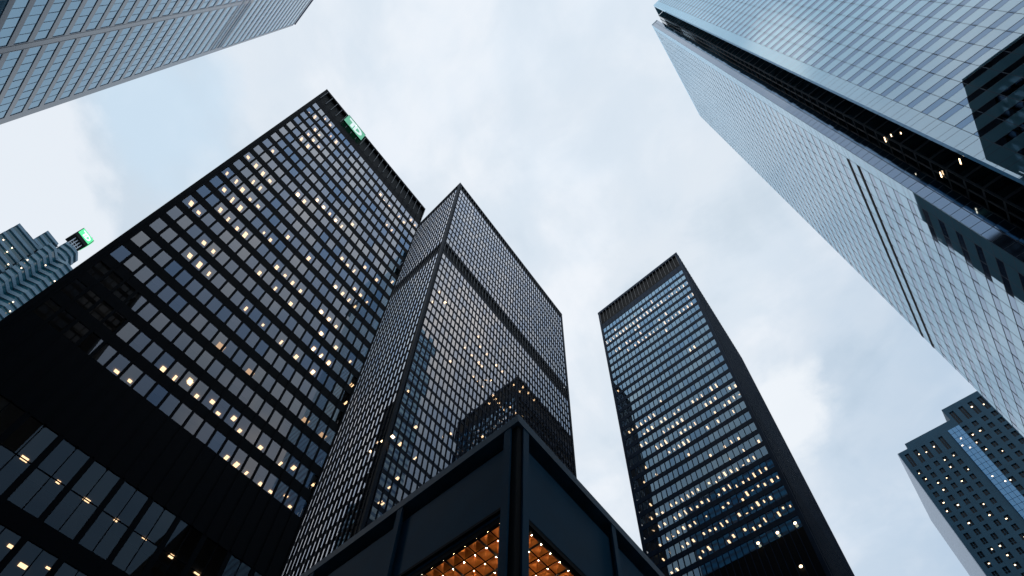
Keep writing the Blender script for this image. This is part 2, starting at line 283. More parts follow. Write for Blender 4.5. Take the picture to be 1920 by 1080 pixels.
def facade(root, F, u0, pitch, nb, rows, gap, steel, glass, depth=0.16, flange=0.13, zlo=0.0, zhi=100.0, tilt=0.004, items=None, plate=None, tint=None, pw=-0.07, bi=1):
    """I-beam mullions from zlo to zhi on every bay line, one pane per bay and row"""
    m = MB()
    F.box(m, u0 - gap / 2, u0 + gap / 2, -0.12, 0.004, zlo, plate or zhi)
    F.box(m, u0 - 0.025, u0 + 0.025, 0.004, depth - 0.02, zlo, zhi)
    F.box(m, u0 - flange / 2, u0 + flange / 2, depth - 0.02, depth, zlo, zhi)
    first = m.build('mullion', steel, root)
    for k in range(1, nb + 1): copy_at(first, F.du(k * pitch))
    tint = tint or (lambda i, k: random.random() ** 0.8)
    for i, (zb, zt) in enumerate(rows):
        for k in range(nb):
            a, b = u0 + k * pitch + gap / 2, u0 + (k + 1) * pitch - gap / 2
            t = tint(i, k)
            drop = random.choice((.25, .4, .6, .95)) if random.random() < .24 else 0
            def fn(mb, a=a, b=b, zb=zb, zt=zt, t=t, drop=drop):
                F.pane(mb, a, b, pw, zb, zt, 0, t, tilt)
                if drop: F.box(mb, a, b, -.19, -.17, zt - drop * (zt - zb), zt + .05, bi)
            items.append((seen_area([F.P(a, 0, zb), F.P(b, 0, zb), F.P(b, 0, zt), F.P(a, 0, zt)]), fn))

def fins(root, F, u0, pitch, nb, z0, z1, w, t=0.05):
    m = MB(); F.box(m, u0 - t, u0 + t, w + .002, w + .03, z0, z1); first = m.build('louvre_fin', FIN, root)
    for k in range(1, nb + 1): copy_at(first, F.du(k * pitch))
def hollow_ring(m, x0, x1, y0, y1, t, z0, z1, mi=0):
    m.box(x0, x1, y0, y0 + t, z0, z1, mi); m.box(x0, x1, y1 - t, y1, z0, z1, mi)
    m.box(x0, x0 + t, y0 + t, y1 - t, z0, z1, mi); m.box(x1 - t, x1, y0 + t, y1 - t, z0, z1, mi)
def storeys(root, bands, x0, x1, y0, y1, steel, ceil_off):
    """bands: (bottom, top) of every spandrel: a steel ring per floor with a ceiling slab inside it"""
    for (za, zb) in bands:
        m = MB(); hollow_ring(m, x0, x1, y0, y1, 0.12, za, zb); m.build('spandrel', steel, root)
        c = MB(); c.box(x0 + 0.123, x1 - 0.123, y0 + 0.123, y1 - 0.123, za + ceil_off, zb - 0.02); c.build('ceiling', CEIL, root)

# ---- the broad black tower on the left, with the lettered sign
s = 0.6
def sz(z): return 1.6 + (z - 1.6) * s
Y = 58.957 * s; XA, XB = -13.5 * s, 24.2 * s; DEP = 34.6
LT = thing('office_tower', 'broad black steel tower at left whose dark roof band carries a green sign', 'tower', ((XA + XB) / 2, Y, 0), 'black steel office towers')
F = Face('-y', Y)
rows = [(sz(73.15 + 6.212 * k), sz(77.0 + 6.212 * k)) for k in range(22)]
big = [(sz(49.7), sz(60.2)), (sz(36.6), sz(47.1)), (sz(23.5), sz(34.0)), (sz(10.4), sz(20.9))][::-1]
U0, PIT, NB = -12.75 * s, 1.675 * s, 22
core = MB(); core.box(XA + 5, XB - 5, Y + 5, Y + DEP - 5, 0, sz(211)); core.build('core', DARKROOM, LT)
bands = [(rows[i][1], rows[i + 1][0]) for i in range(21)] + [(rows[-1][1], sz(211.6))]
storeys(LT, bands, XA, XB, Y, Y + DEP, STEEL, 0.12)
storeys(LT, [(big[i][1], big[i + 1][0]) for i in range(3)], XA, XB, Y, Y + DEP, STEEL, 0.12)
m = MB(); hollow_ring(m, XA, XB, Y, Y + DEP, 0.12, sz(60.2), sz(73.2)); m.build('plant_floor_wall', STEEL, LT)
m = MB(); m.box(XA + .123, XB - .123, Y + .123, Y + DEP - .123, sz(60.4), sz(60.9)); m.box(XA + .123, XB - .123, Y + .123, Y + DEP - .123, sz(72.2), sz(72.9)); m.build('ceiling', CEIL, LT)
m = MB(); hollow_ring(m, XA, XB, Y, Y + DEP, 0.12, 0, sz(10.4)); m.build('base_wall', STEEL, LT)
# roof band: recessed louvres between a sill and a cap
m = MB(); hollow_ring(m, XA + 0.05, XB - 0.05, Y + 0.32, Y + DEP - 0.05, 0.2, sz(211.6), sz(222.0)); lb = m.build('louvre_band', LOUVRE, LT)
fins(lb, F, U0, PIT, NB, sz(212.6), sz(221.6), 0.128, 0.05)
m = MB(); m.box(XA, XB, Y - 0.1, Y + DEP, sz(222.0), sz(223.2)); m.build('roof', STEEL, LT)
for (a, b) in ((XA, U0 - 0.1), (U0 + NB * PIT + 0.1, XB)):
    m = MB(); m.box(a, b, Y - 0.06, Y + 0.45, 0, sz(222.0)); m.build('corner_column', STEEL, LT)
items = []
def tl(i, k):
    v = 0.55 + 0.45 * math.sin(i * 0.9 + k * 0.35) * math.sin(k * 0.55 - i * 0.2)
    return max(0.0, min(1.0, v + random.uniform(-0.38, 0.38)))
facade(LT, F, U0, PIT, NB, rows, 0.205, STEEL, BRONZE_GLASS, depth=0.10, flange=0.14, pw=-.03, zlo=sz(60.2), zhi=sz(222.0), items=items, plate=sz(211.6), tint=tl, bi=3)
# the tall windows of the lower floors: two panes wide, two high, between heavy posts
for i, (zb, zt) in enumerate(big):
    zm = (zb + zt) / 2
    for k in range(NB // 2):
        a, b = U0 + 2 * k * PIT + 0.17, U0 + 2 * (k + 1) * PIT - 0.17; um = (a + b) / 2
        def fn(mb, a=a, b=b, um=um, zb=zb, zt=zt, zm=zm):
            for (p, q) in ((a, um - .03), (um + .03, b)):
                for (z0, z1) in ((zb, zm - .03), (zm + .03, zt)): F.pane(mb, p, q, -0.07, z0, z1, 2, random.uniform(0.1, 0.9), 0.004)
            F.box(mb, um - .03, um + .03, -.1, -.03, zb, zt, 1); F.box(mb, a, um - .03, -.1, -.03, zm - .03, zm + .03, 1); F.box(mb, um + .03, b, -.1, -.03, zm - .03, zm + .03, 1)
        items.append((seen_area([F.P(a, 0, zb), F.P(b, 0, zb), F.P(b, 0, zt), F.P(a, 0, zt)]), fn))
split_parts(items, 'window', [BRONZE_GLASS, STEEL, PODIUM_GLASS, BLIND], LT)
m = MB(); F.box(m, U0 - 0.17, U0 + 0.17, -0.12, 0.03, 0, sz(60.2)); fp = m.build('post', STEEL, LT)
for k in range(1, NB // 2 + 1): copy_at(fp, (2 * k * PIT, 0, 0))
lamps(LT, F, LL, rows, 0.08, 0.32, 0.48, LAMP)
lamps(LT, F, LP, [(sz(49.7), sz(60.2)), (sz(36.6), sz(47.1))], 0.12, 0.42, 0.30, LAMP)
for (u, d, i) in LG:
    m = MB(); z = rows[i][1] + 0.11; F.box(m, u - .33, u + .33, -d - .35, -d + .3, z - .03, z - .01); m.build('lit_ceiling_panel', CEIL_GLOW, LT)

# its sign: a green lit box with the two white letters
def letters(mb, P, W, H, mi):
    """T and D joined at the stem, as in the photograph: P(u, w, v) with v upward"""
    def bx(u0, u1, v0, v1):
        mb.hexa([P(u0, .0, v0), P(u1, .0, v0), P(u1, .06, v0), P(u0, .06, v0), P(u0, .0, v1), P(u1, .0, v1), P(u1, .06, v1), P(u0, .06, v1)], mi)
    bx(.12 * W, .50 * W, .70 * H, .86 * H)             # bar of the T
    bx(.30 * W, .43 * W, .14 * H, .70 * H)             # stem of the T, touching the D
    bx(.47 * W, .58 * W, .14 * H, .86 * H)             # stem of the D
    n = 12; cu, cv, ru, rv, k = .58 * W, .5 * H, .30 * W, .36 * H, .60
    for j in range(n):
        a0, a1 = -math.pi / 2 + math.pi * j / n, -math.pi / 2 + math.pi * (j + 1) / n
        q = [(cu + ru * math.cos(a0), cv + rv * math.sin(a0)), (cu + ru * math.cos(a1), cv + rv * math.sin(a1)),
             (cu + ru * k * math.cos(a1), cv + rv * k * math.sin(a1)), (cu + ru * k * math.cos(a0), cv + rv * k * math.sin(a0))]
        mb.hexa([P(u, .0, v) for u, v in q] + [P(u, .06, v) for u, v in q], mi)
GREEN = pbr('backlit_green_sign', (0.03, 0.30, 0.13), 0.35, emit=(0.05, 0.42, 0.22), es=0.75)
WHITE_LIT = pbr('backlit_white_letters', (0.8, 0.8, 0.8), 0.4, emit=(0.82, 0.93, 0.92), es=0.75)
SG = thing('rooftop_sign', 'green rectangular sign with white letters on the roof band of a black tower', 'sign', (-5.81 * s, Y, sz(215.4)))
u0, u1, z0, z1 = -5.81 * s, 0.2 * s, sz(215.4), sz(222.5)
m = MB(); F.box(m, u0, u1, 0.14, 0.30, z0, z1); pn = m.build('panel', GREEN, SG)
m = MB(); letters(m, lambda u, w, v: F.P(u0 + u, .30 + w, z0 + v), u1 - u0, z1 - z0, 0); m.build('lettering', WHITE_LIT, pn)
m = MB()
for (a, b, c, d) in ((u0, u1, z0 - .06, z0 - .003), (u0, u1, z1 + .003, z1 + .06)): F.box(m, a, b, .13, .33, c, d)
m.build('frame', STEEL, SG)

# ---- the tall tower in the middle, seen at its corner
s = 1.06
X, Y = 24.333 * s, 43.459 * s; XE, YE = X + 49.1, Y + 37.0; HT = sz(210)
CT_ = thing('office_tower', 'black steel tower in the middle seen at its corner, with a dark belt', 'tower', (X, Y, 0), 'black steel office towers')
rows = [(sz(96.17 + 3.44 * k), sz(98.72 + 3.44 * k)) for k in range(-24, 32)]
keep = [i for i in range(len(rows)) if i not in (41, 42)]
core = MB(); core.box(X + 6, XE - 6, Y + 6, YE - 6, 0, sz(205)); core.build('core', DARKROOM, CT_)
belt = (rows[40][1], rows[43][0])
bands = [(rows[i][1], rows[i + 1][0]) for i in range(len(rows) - 1) if i not in (40, 41, 42)] + [(rows[-1][1], sz(206.3))]
storeys(CT_, bands, X, XE, Y, YE, STEEL_BLUE, 0.12)
b0, b1 = sz(155.1), sz(160.1)
m = MB(); hollow_ring(m, X, XE, Y, YE, 0.12, belt[0], b0); hollow_ring(m, X, XE, Y, YE, 0.12, b1, belt[1]); m.build('belt_edge', STEEL_BLUE, CT_)
m = MB(); m.box(X + .123, XE - .123, Y + .123, YE - .123, belt[0] + .12, b0 - .02); m.build('ceiling', CEIL, CT_)
m = MB(); hollow_ring(m, X + .3, XE - .3, Y + .3, YE - .3, 0.2, b0, b1); belt_o = m.build('louvre_belt', LOUVRE, CT_)
m = MB(); hollow_ring(m, X + .3, XE - .3, Y + .3, YE - .3, 0.2, sz(206.3), sz(209.2)); band_o = m.build('louvre_band', LOUVRE, CT_)
m = MB(); m.box(X - .1, XE + .1, Y - .1, YE + .1, sz(209.2), HT); m.build('roof', STEEL_BLUE, CT_)
m = MB(); hollow_ring(m, X, XE, Y, YE, 0.12, 0, rows[0][0]); m.build('base_wall', STEEL, CT_)
items = []
FR, FL = Face('-y', Y), Face('-x', X)
RW = [rows[i] for i in keep]
def tc_(i, k): return max(0, min(1, 0.78 + random.uniform(-0.3, 0.22)))
nb = 47; pr_ = (49.1 - 1.3) / nb
facade(CT_, FR, X + .65, pr_, nb, RW, 0.17, STEEL_BLUE, BRONZE_GLASS, depth=0.13, flange=0.11, zlo=0, zhi=sz(209.2), items=items, plate=None, pw=-.03, tint=tc_, tilt=.003)
nb2 = 35; pl_ = (37.0 - 1.3) / nb2
facade(CT_, FL, Y + .65, pl_, nb2, RW, 0.17, STEEL_BLUE, BRONZE_GLASS, depth=0.15, flange=0.12, zlo=0, zhi=sz(209.2), items=items, pw=-.01, tint=tc_, tilt=.002)
split_parts(items, 'window', [BRONZE_GLASS, BLIND], CT_)
for (po, z0, z1) in ((belt_o, sz(155.4), sz(159.8)), (band_o, sz(206.5), sz(209.0))): fins(po, FR, X + .65, pr_, nb, z0, z1, .13, .05)
m = MB(); m.prism([(X - .08, Y - .08), (X + .42, Y - .08), (X + .42, Y + .2), (X + .2, Y + .2), (X + .2, Y + .42), (X - .08, Y + .42)], 0, sz(209.2)); m.build('corner_column', STEEL_BLUE, CT_)
m = MB(); m.box(XE - .55, XE + .08, Y - .08, Y + .55, 0, sz(209.2)); m.build('corner_column', STEEL_BLUE, CT_)
lamps(CT_, FR, CL, rows, 0.12, 0.42, 0.55, LAMP); lamps(CT_, FL, CM, rows, 0.12, 0.45, 0.5, LAMP)

# ---- the slimmer tower on the right
s = 1.06
X = 66.61 * s; YA, YB = 6.3 * s, 29.7 * s; XE = X + 37; HT = sz(180.5)
RT = thing('office_tower', 'narrow black tower standing alone right of centre with rows of lit windows', 'tower', (X, (YA + YB) / 2, 0), 'black steel office towers')
rows = [(sz(160.08 + 3.52 * k), sz(162.43 + 3.52 * k)) for k in range(-25, 3)]
core = MB(); core.box(X + 6, XE - 6, YA + 5, YB - 5, 0, sz(172)); core.build('core', DARKROOM, RT)
bands = [(rows[i][1], rows[i + 1][0]) for i in range(len(rows) - 1)] + [(rows[-1][1], sz(172.3))]
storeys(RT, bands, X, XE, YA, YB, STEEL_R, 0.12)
m = MB(); hollow_ring(m, X + .35, XE - .3, YA + .5, YB - .3, 0.2, sz(172.3), sz(179.4)); rb_ = m.build('louvre_band', LOUVRE, RT)
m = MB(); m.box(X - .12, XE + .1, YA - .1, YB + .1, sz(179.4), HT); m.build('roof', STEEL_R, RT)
m = MB(); hollow_ring(m, X, XE, YA, YB, 0.12, 0, rows[0][0]); m.build('base_wall', STEEL, RT)
items = []
FF, FS = Face('-x', X), Face('-y', YA)
nb = 24; p_ = (YB - YA - 1.0) / nb
def tr_(i, k): return max(0, min(1, 0.4 + 0.1 * math.sin(i * 1.3) + 0.15 * math.sin(k * .4 + i * .8) + random.uniform(-0.25, 0.35)))
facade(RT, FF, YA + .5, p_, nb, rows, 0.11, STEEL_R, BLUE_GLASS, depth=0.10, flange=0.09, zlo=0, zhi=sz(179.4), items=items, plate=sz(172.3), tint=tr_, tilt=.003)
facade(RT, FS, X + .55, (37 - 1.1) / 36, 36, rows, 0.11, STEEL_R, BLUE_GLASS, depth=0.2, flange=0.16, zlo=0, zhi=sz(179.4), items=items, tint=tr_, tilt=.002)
split_parts(items, 'window', [BLUE_GLASS, BLIND], RT)
fins(rb_, FF, YA + .5, p_, nb, sz(172.6), sz(179.2), .10, .055)
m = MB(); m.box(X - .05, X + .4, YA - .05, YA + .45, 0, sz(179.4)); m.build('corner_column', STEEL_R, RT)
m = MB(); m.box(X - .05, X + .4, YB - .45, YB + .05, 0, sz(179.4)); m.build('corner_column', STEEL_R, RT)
lamps(RT, FF, [(u * s, d * s, i) for u, d, i in RL], rows, 0.12, 0.30, 0.75, LAMP)
for (y, z) in ((7.5, 73.0), (10.0, 72.9), (12.8, 72.8), (9.0, 65.4)):
    bm = bmesh.new(); bmesh.ops.create_uvsphere(bm, u_segments=10, v_segments=6, radius=0.22)
    me = D.meshes.new('wall_lamp'); bm.to_mesh(me); bm.free(); me.materials.append(LAMP)
    o = D.objects.new('wall_lamp', me); COL.objects.link(o); o.parent = RT; o.location = Vector((X - .25, y * s, sz(z))) - RT.location

# ---------------------------------------------------------------- white banded tower with the notched corner, right
def coated_panel(name, body, sheen, rough, floor_):
    """back-painted glass cladding: a coloured body under a mirror coat that strengthens at a grazing view"""
    m = D.materials.new(name); m.use_nodes = True
    n_ = m.node_tree; n_.nodes.clear(); n = n_.nodes.new; l = n_.links.new
    out_ = n('ShaderNodeOutputMaterial'); mx = n('ShaderNodeMixShader'); df = n('ShaderNodeBsdfDiffuse'); gl = n('ShaderNodeBsdfGlossy')
    fr = n('ShaderNodeFresnel'); fr.inputs[0].default_value = 1.5
    mr = n('ShaderNodeMapRange'); mr.inputs['To Min'].default_value = floor_; mr.inputs['To Max'].default_value = 1.0
    tc_n = n('ShaderNodeTexCoord'); ns = n('ShaderNodeTexNoise'); ns.inputs['Scale'].default_value = 0.25; ns.inputs['Detail'].default_value = 5
    cr = n('ShaderNodeValToRGB'); cr.color_ramp.elements[0].color = (*[c * .9 for c in body], 1); cr.color_ramp.elements[1].color = (*[c * 1.1 for c in body], 1)
    l(tc_n.outputs['Object'], ns.inputs['Vector']); l(ns.outputs[0], cr.inputs[0]); l(cr.outputs[0], df.inputs['Color'])
    gl.inputs['Color'].default_value = (*sheen, 1); gl.inputs['Roughness'].default_value = rough
    l(fr.outputs[0], mr.inputs['Value']); l(mr.outputs[0], mx.inputs[0]); l(df.outputs[0], mx.inputs[1]); l(gl.outputs[0], mx.inputs[2]); l(mx.outputs[0], out_.inputs[0])
    return m
PANEL = coated_panel('white_glass_panel', (0.24, 0.56, 0.70), (0.70, 0.86, 0.98), 0.012, 0.40)
JOINT = pbr('dark_panel_joint', (0.07, 0.105, 0.15), 0.5)
RIB_GLASS = pbr('grey_blue_ribbon_glass', (0.10, 0.19, 0.31), 0.03, metal=1.0)
BLUE_STRIP = pbr('blue_corner_glass', (0.12, 0.19, 0.29), 0.05, metal=1.0)
NOTCH = pbr('black_notch_glass', (0.006, 0.010, 0.014), 0.06, spec=0.4)
NOTCH_FRAME = pbr('dark_notch_frame', (0.03, 0.042, 0.055), 0.45, spec=0.3)
ST = thing('office_tower', 'white banded glass skyscraper at upper right with a black notched corner', 'tower', (36.97, -22.27, 0), 'pale skyscrapers')
H = 290; NF = 74; z00 = 2.95
FU, FLo = Face('-x', 36.97), Face('+y', -19.26)
UA, UB = -52.0, -22.27
LA, LB = 40.77, 73.0
m = MB(); m.box(40.17, 70, -60, -22.2, 0, H); m.build('core', NOTCH, ST)
zs = [z00 + 3.86 * k for k in range(NF)]
def banded(F, u0, u1, nm, strips, wall_mats):
    pass
for (F, a, b, ea, eb, skip) in ((FU, UA, UB, 0.3, 1.68, ()), (FLo, LA, LB, 1.6, 0.3, (25, 26))):
    wm = MB(); prev = 0
    for z in zs + [H]:
        top = H if z == H else z
        F.box(wm, a + (0 if F is FU else ea), b - (eb if F is FU else 0), -0.5, 0.0, prev, top)
        n_ = int((b - a - 1.7) / 1.98) + 1                # each bay of the cladding is a panel of its own, never quite in plane
        for k in range(n_):
            p, q = (b - eb - (k + 1) * 1.98, b - eb - k * 1.98) if F is FU else (a + ea + k * 1.98, a + ea + (k + 1) * 1.98)
            p, q = max(p, a + .01), min(q, b - .01)
            if top - prev > .5 and q - p > .3: F.pane(wm, p, q, 0.006, prev + .01, top - .01, 0, 0, .0022)
        prev = top + 1.42
    # solid edge strip at the notch
    if F is FU: F.box(wm, b - eb + .003, b, -0.45, 0.004, 0, H)
    else: F.box(wm, a, a + ea - .003, -1.94, 0.004, 0, H)
    jm = MB()
    n = int((b - a - 1.7) / 1.98); ustart = (b - eb) if F is FU else (a + ea)
    sg = -1 if F is FU else 1
    for k in range(n + 1):
        u = ustart + sg * k * 1.98
        jm2 = MB(); F.box(jm2, u - .018, u + .018, -.3, .016, 0, H); jm2.build('mullion', JOINT, ST)
    ej = wm
    for z in zs:                                       # the joints of the edge strip
        for q in (0, 1.42):
            if F is FU: F.box(ej, b - eb + .04, b - .02, -.1, .009, z + q, z + q + .05, 1)
            else: F.box(ej, a + .02, a + ea - .04, -.1, .009, z + q, z + q + .05, 1)
    wm.build('wall', [PANEL, JOINT], ST)
items = []
for (F, a, b) in ((FU, UA, UB - 1.68), (FLo, LA + 1.6, LB)):
    for i, z in enumerate(zs):
        z1 = min(z + 1.42, H - .2)
        def fn(mb, F=F, a=a, b=b, z=z, z1=z1):
            n = max(1, int((b - a) / 1.98))
            for k in range(n):
                F.pane(mb, a + (b - a) * k / n + .01, a + (b - a) * (k + 1) / n - .01, -0.012, z, z1, 0, random.random(), 0.003)
            F.box(mb, a, b, -0.06, 0.010, z - .05, z + .0, 1); F.box(mb, a, b, -.06, .010, z1, z1 + .05, 1)
        items.append((seen_area([F.P(a, 0, z), F.P(b, 0, z), F.P(b, 0, z1), F.P(a, 0, z1)]) + (0.01 if z < H else 0), fn))
split_parts(items, 'ribbon_window', [RIB_GLASS, JOINT], ST)
# two black louvre lines on the lower face
for zc in (104.4, 100.6):
    m = MB(); FLo.box(m, LA + 1.7, LB, -.05, .03, zc - .42, zc + .42); m.build('louvre_line', LOUVRE, ST)
# blue glass return of the lower wing, facing the notch
FB = Face('-x', 40.77); m = MB()
for i, z in enumerate(range(2, 288, 2)):
    FB.pane(m, -21.2, -20.35, .012, z, z + 1.9, 0, 0, .003); FB.pane(m, -20.28, -19.30, .012, z, z + 1.9, 0, 0, .003)
m.build('return_window', BLUE_STRIP, ST)
m = MB(); FB.box(m, -21.2, -19.27, -.05, .004, 0, H); m.build('return_wall', JOINT, ST)
m = MB(); m.box(36.97, 72.9, -61.8, -19.3, H, H + .6); 
m = MB(); m.box(36.97, 40.1, -61.8, -22.28, H + .003, H + .5); m.box(40.77, 72.9, -21.2, -19.27, H + .003, H + .5); m.build('parapet', PANEL, ST)
nm = MB()
for k in range(72): nm.box(40.16, 44, -22.28, -22.17, 4 + 3.86 * k, 4.5 + 3.86 * k); nm.box(40.12, 40.2, -30, -22.29, 4 + 3.86 * k, 4.5 + 3.86 * k)
for x in (40.14, 41.3, 42.5): nm.box(x, x + .1, -22.3, -22.14, 0, H)
nm.build('notch_frame', NOTCH_FRAME, ST)
for (x, z, l) in NL:
    m = MB(); m.box(x - l, x + l, -22.12, -22.08, z, z + .22); m.build('lamp', LAMP, ST)

# ---------------------------------------------------------------- grey tower with window strips, top left
s = 1.12
XT = -24.442 * s; YT = 49.0 * s; HT = sz(200)
GREYP = pbr('lilac_grey_stone_panel', (0.06, 0.115, 0.205), 0.22, ior=1.75, noise_amt=0.08, noise_scale=0.3)
TEAL_GLASS = pbr('teal_window_glass', (0.11, 0.36, 0.55), 0.04, metal=0.5)
TEAL_BAR = pbr('teal_window_bar', (0.10, 0.20, 0.30), 0.4)
TT = thing('office_tower', 'grey slab tower in the upper left corner with long teal window strips on every floor', 'tower', (XT, YT, 0), 'pale skyscrapers')
F = Face('+x', XT)
m = MB(); m.box(XT - 30, XT - .6, YT - 90, YT - .02, 0, HT - .5); m.build('core', GREYP, TT)
wm = MB(); items = []
bays = []; y1 = YT - 0.95
while y1 > YT - 86: bays.append((y1 - 9.85, y1)); y1 -= 10.75
floor_z = [1.6 + 74.37 * s + 3.70 * k for k in range(-22, 38)]
zsplit = sz(147.5)
prev = 0
for z in floor_z + [HT]:
    top = min(z, HT); F.box(wm, YT - 88, YT, -.6, 0, prev, top); prev = top + 2.6
    if top >= HT: break
for z in floor_z:
    if z + 2.6 > HT: break
    yy = YT
    for (a, b) in bays:
        if z < zsplit: F.box(wm, b + .0, yy, -.6, 0.0, z, z + 2.6)
        else: F.box(wm, YT - .5, YT, -.6, 0, z, z + 2.6) if yy == YT else None
        yy = a
wm.build('wall', GREYP, TT)
for (a, b) in bays[:8]:
    m = MB()
    for q in (a - .80, a - .10): F.box(m, q, q + .05, -.01, .01, 0, zsplit)
    m.build('column_joint', JOINT, TT)
for z in floor_z:
    if z + 2.6 > HT: break
    for j, (a, b) in enumerate(bays):
        if z >= zsplit: a, b = b - 10.75 + .9, b + (.9 if j else .45)
        dk = any(abs(z - q) < 1.0 for q in ())
        def fn(mb, a=a, b=b, z=z):
            n = 9
            for k in range(n):
                F.pane(mb, a + (b - a) * k / n + .02, a + (b - a) * (k + 1) / n - .02, -.05, z, z + 2.6, 0, 0, .006)
            for k in range(1, n): F.box(mb, a + (b - a) * k / n - .02, a + (b - a) * k / n + .02, -.14, -.03, z, z + 2.6, 1)
            F.box(mb, a, b, -.12, .003, z + 2.54, z + 2.597, 1)
        items.append((seen_area([F.P(a, 0, z), F.P(b, 0, z), F.P(b, 0, z + 2.6), F.P(a, 0, z + 2.6)]), fn))
split_parts(items, 'strip_window', [TEAL_GLASS, TEAL_BAR], TT)
for zc in (sz(142.6), sz(146.2)):
    m = MB(); F.box(m, YT - 80, YT - .9, -.05, .02, zc - .4, zc + .4); m.build('louvre_line', TEAL_BAR, TT)

# ---------------------------------------------------------------- stepped stone tower, far right
s = 0.9
XS = 222.66 * s
STONE = pbr('blue_grey_granite', (0.012, 0.052, 0.092), 0.5, spec=0.10, noise_amt=0.12, noise_scale=0.2)
SGLASS = pbr('dark_recessed_window_glass', (0.004, 0.007, 0.012), 0.15, spec=0.12)
SB = thing('office_tower', 'stepped granite tower at lower right with one blue glass strip down its front', 'tower', (XS, -22.7 * s, 0))
F = Face('-x', XS)
sect = [(-26.9, -22.75, 250.3), (-44.95, -26.9, 253.8), (-75.0, -44.95, 262.0)]
for (a, b, zt) in sect:
    m = MB(); m.box(XS + .8, XS + 46 * s, a * s, b * s - (0.0 if b < -23 else 0), 0, sz(zt) - .3); m.build('core', STONE, SB)
wins = []
cols = [(-24.4 - 3.29 * k - 1.5, -24.4 - 3.29 * k) for k in range(5)] + [(-46.2 - 3.52 * k - 1.65, -46.2 - 3.52 * k) for k in range(8)]
prev_rows = [(238.5, 247.6)]
z = 236.0
while z > 60: prev_rows.append((z - 3.2, z)); z -= 5.12
wm = MB()
items = []
for (a, b, zt) in sect:
    cc = [c for c in cols if c[0] > a - .2 and c[1] < b + .2]
    off = 10.6 if zt > 260 else 0.0
    rws = [(p + off, q + off) for p, q in prev_rows]
    # stone piers and spandrels around the openings
    edges = [b] + [v for c in cc for v in (c[1], c[0])] + [a]
    for k in range(0, len(edges), 2): F.box(wm, edges[k + 1] * s, edges[k] * s, -.8, 0, 0, sz(zt))
    for c in cc:
        top = zt
        for (p, q) in rws:
            F.box(wm, c[0] * s + .001, c[1] * s - .001, -.8, -.012, sz(q), sz(top)); top = p
        F.box(wm, c[0] * s + .001, c[1] * s - .001, -.8, -.012, 0, sz(top))
        for (p, q) in rws:
            mid = (c[0] + c[1]) / 2
            def fn(mb, c=c, p=p, q=q, mid=mid):
                F.pane(mb, c[0] * s, mid * s - .06, -.45, sz(p), sz(q), 0, 0, .01); F.pane(mb, mid * s + .06, c[1] * s, -.45, sz(p), sz(q), 0, 0, .01)
                F.box(mb, mid * s - .06, mid * s + .06, -.5, -.3, sz(p), sz(q), 1)
                F.box(mb, c[0] * s, c[1] * s, -.5, -.4, sz(p + (q - p) * .45), sz(p + (q - p) * .45) + .12, 1)
            items.append((seen_area([F.P(c[0] * s, 0, sz(p)), F.P(c[1] * s, 0, sz(p)), F.P(c[1] * s, 0, sz(q)), F.P(c[0] * s, 0, sz(q))]), fn))
            if random.random() < .32: wins.append((c, p, q))
wm.build('wall', STONE, SB)
split_parts(items, 'window', [SGLASS, STONE], SB)
m = MB(); m.box(XS, XS + 46 * s, -22.75 * s, -22.55 * s, 0, sz(250.3)); m.build('side_wall', pbr('skylit_granite_side', (0.27, 0.35, 0.46), 0.4, noise_amt=0.08), SB)  # same granite, the paleness from sky light put into its colour
li = []
for (c, p, q) in wins:
    u = random.choice((c[0] * .75 + c[1] * .25, c[0] * .25 + c[1] * .75)) * s; zz = sz(p + (q - p) * random.uniform(.35, .7)); w_ = random.uniform(.25, .5)
    def fn(mb, u=u, zz=zz, w_=w_): F.box(mb, u - w_ / 2, u + w_ / 2, -.42, -.39, zz, zz + random.uniform(.35, .6))
    li.append((seen_area([F.P(u, 0, zz), F.P(u + .5, 0, zz), F.P(u + .5, 0, zz + .5), F.P(u, 0, zz + .5)]), fn))
split_parts(li, 'window_lamp', LAMP, SB)
BAYG = pbr('bright_blue_bay_glass', (0.03, 0.20, 0.42), 0.12, ior=1.7)
m = MB()
for k in range(60):
    for (a, b) in ((-45.9, -44.6), (-44.5, -43.1), (-43.0, -41.7)): F.box(m, a * s, b * s, 0, .5, sz(248 - 3.2 * k - 3.0), sz(248 - 3.2 * k))
m.build('glass_bay', BAYG, SB)
for (y, z) in ((-43.6, 240), (-43.9, 233), (-43.2, 214), (-45.2, 209), (-42.4, 236)):
    m = MB(); F.box(m, y * s, y * s + .4, .5, .53, sz(z), sz(z) + .5); m.build('bay_lamp', LAMP, SB)

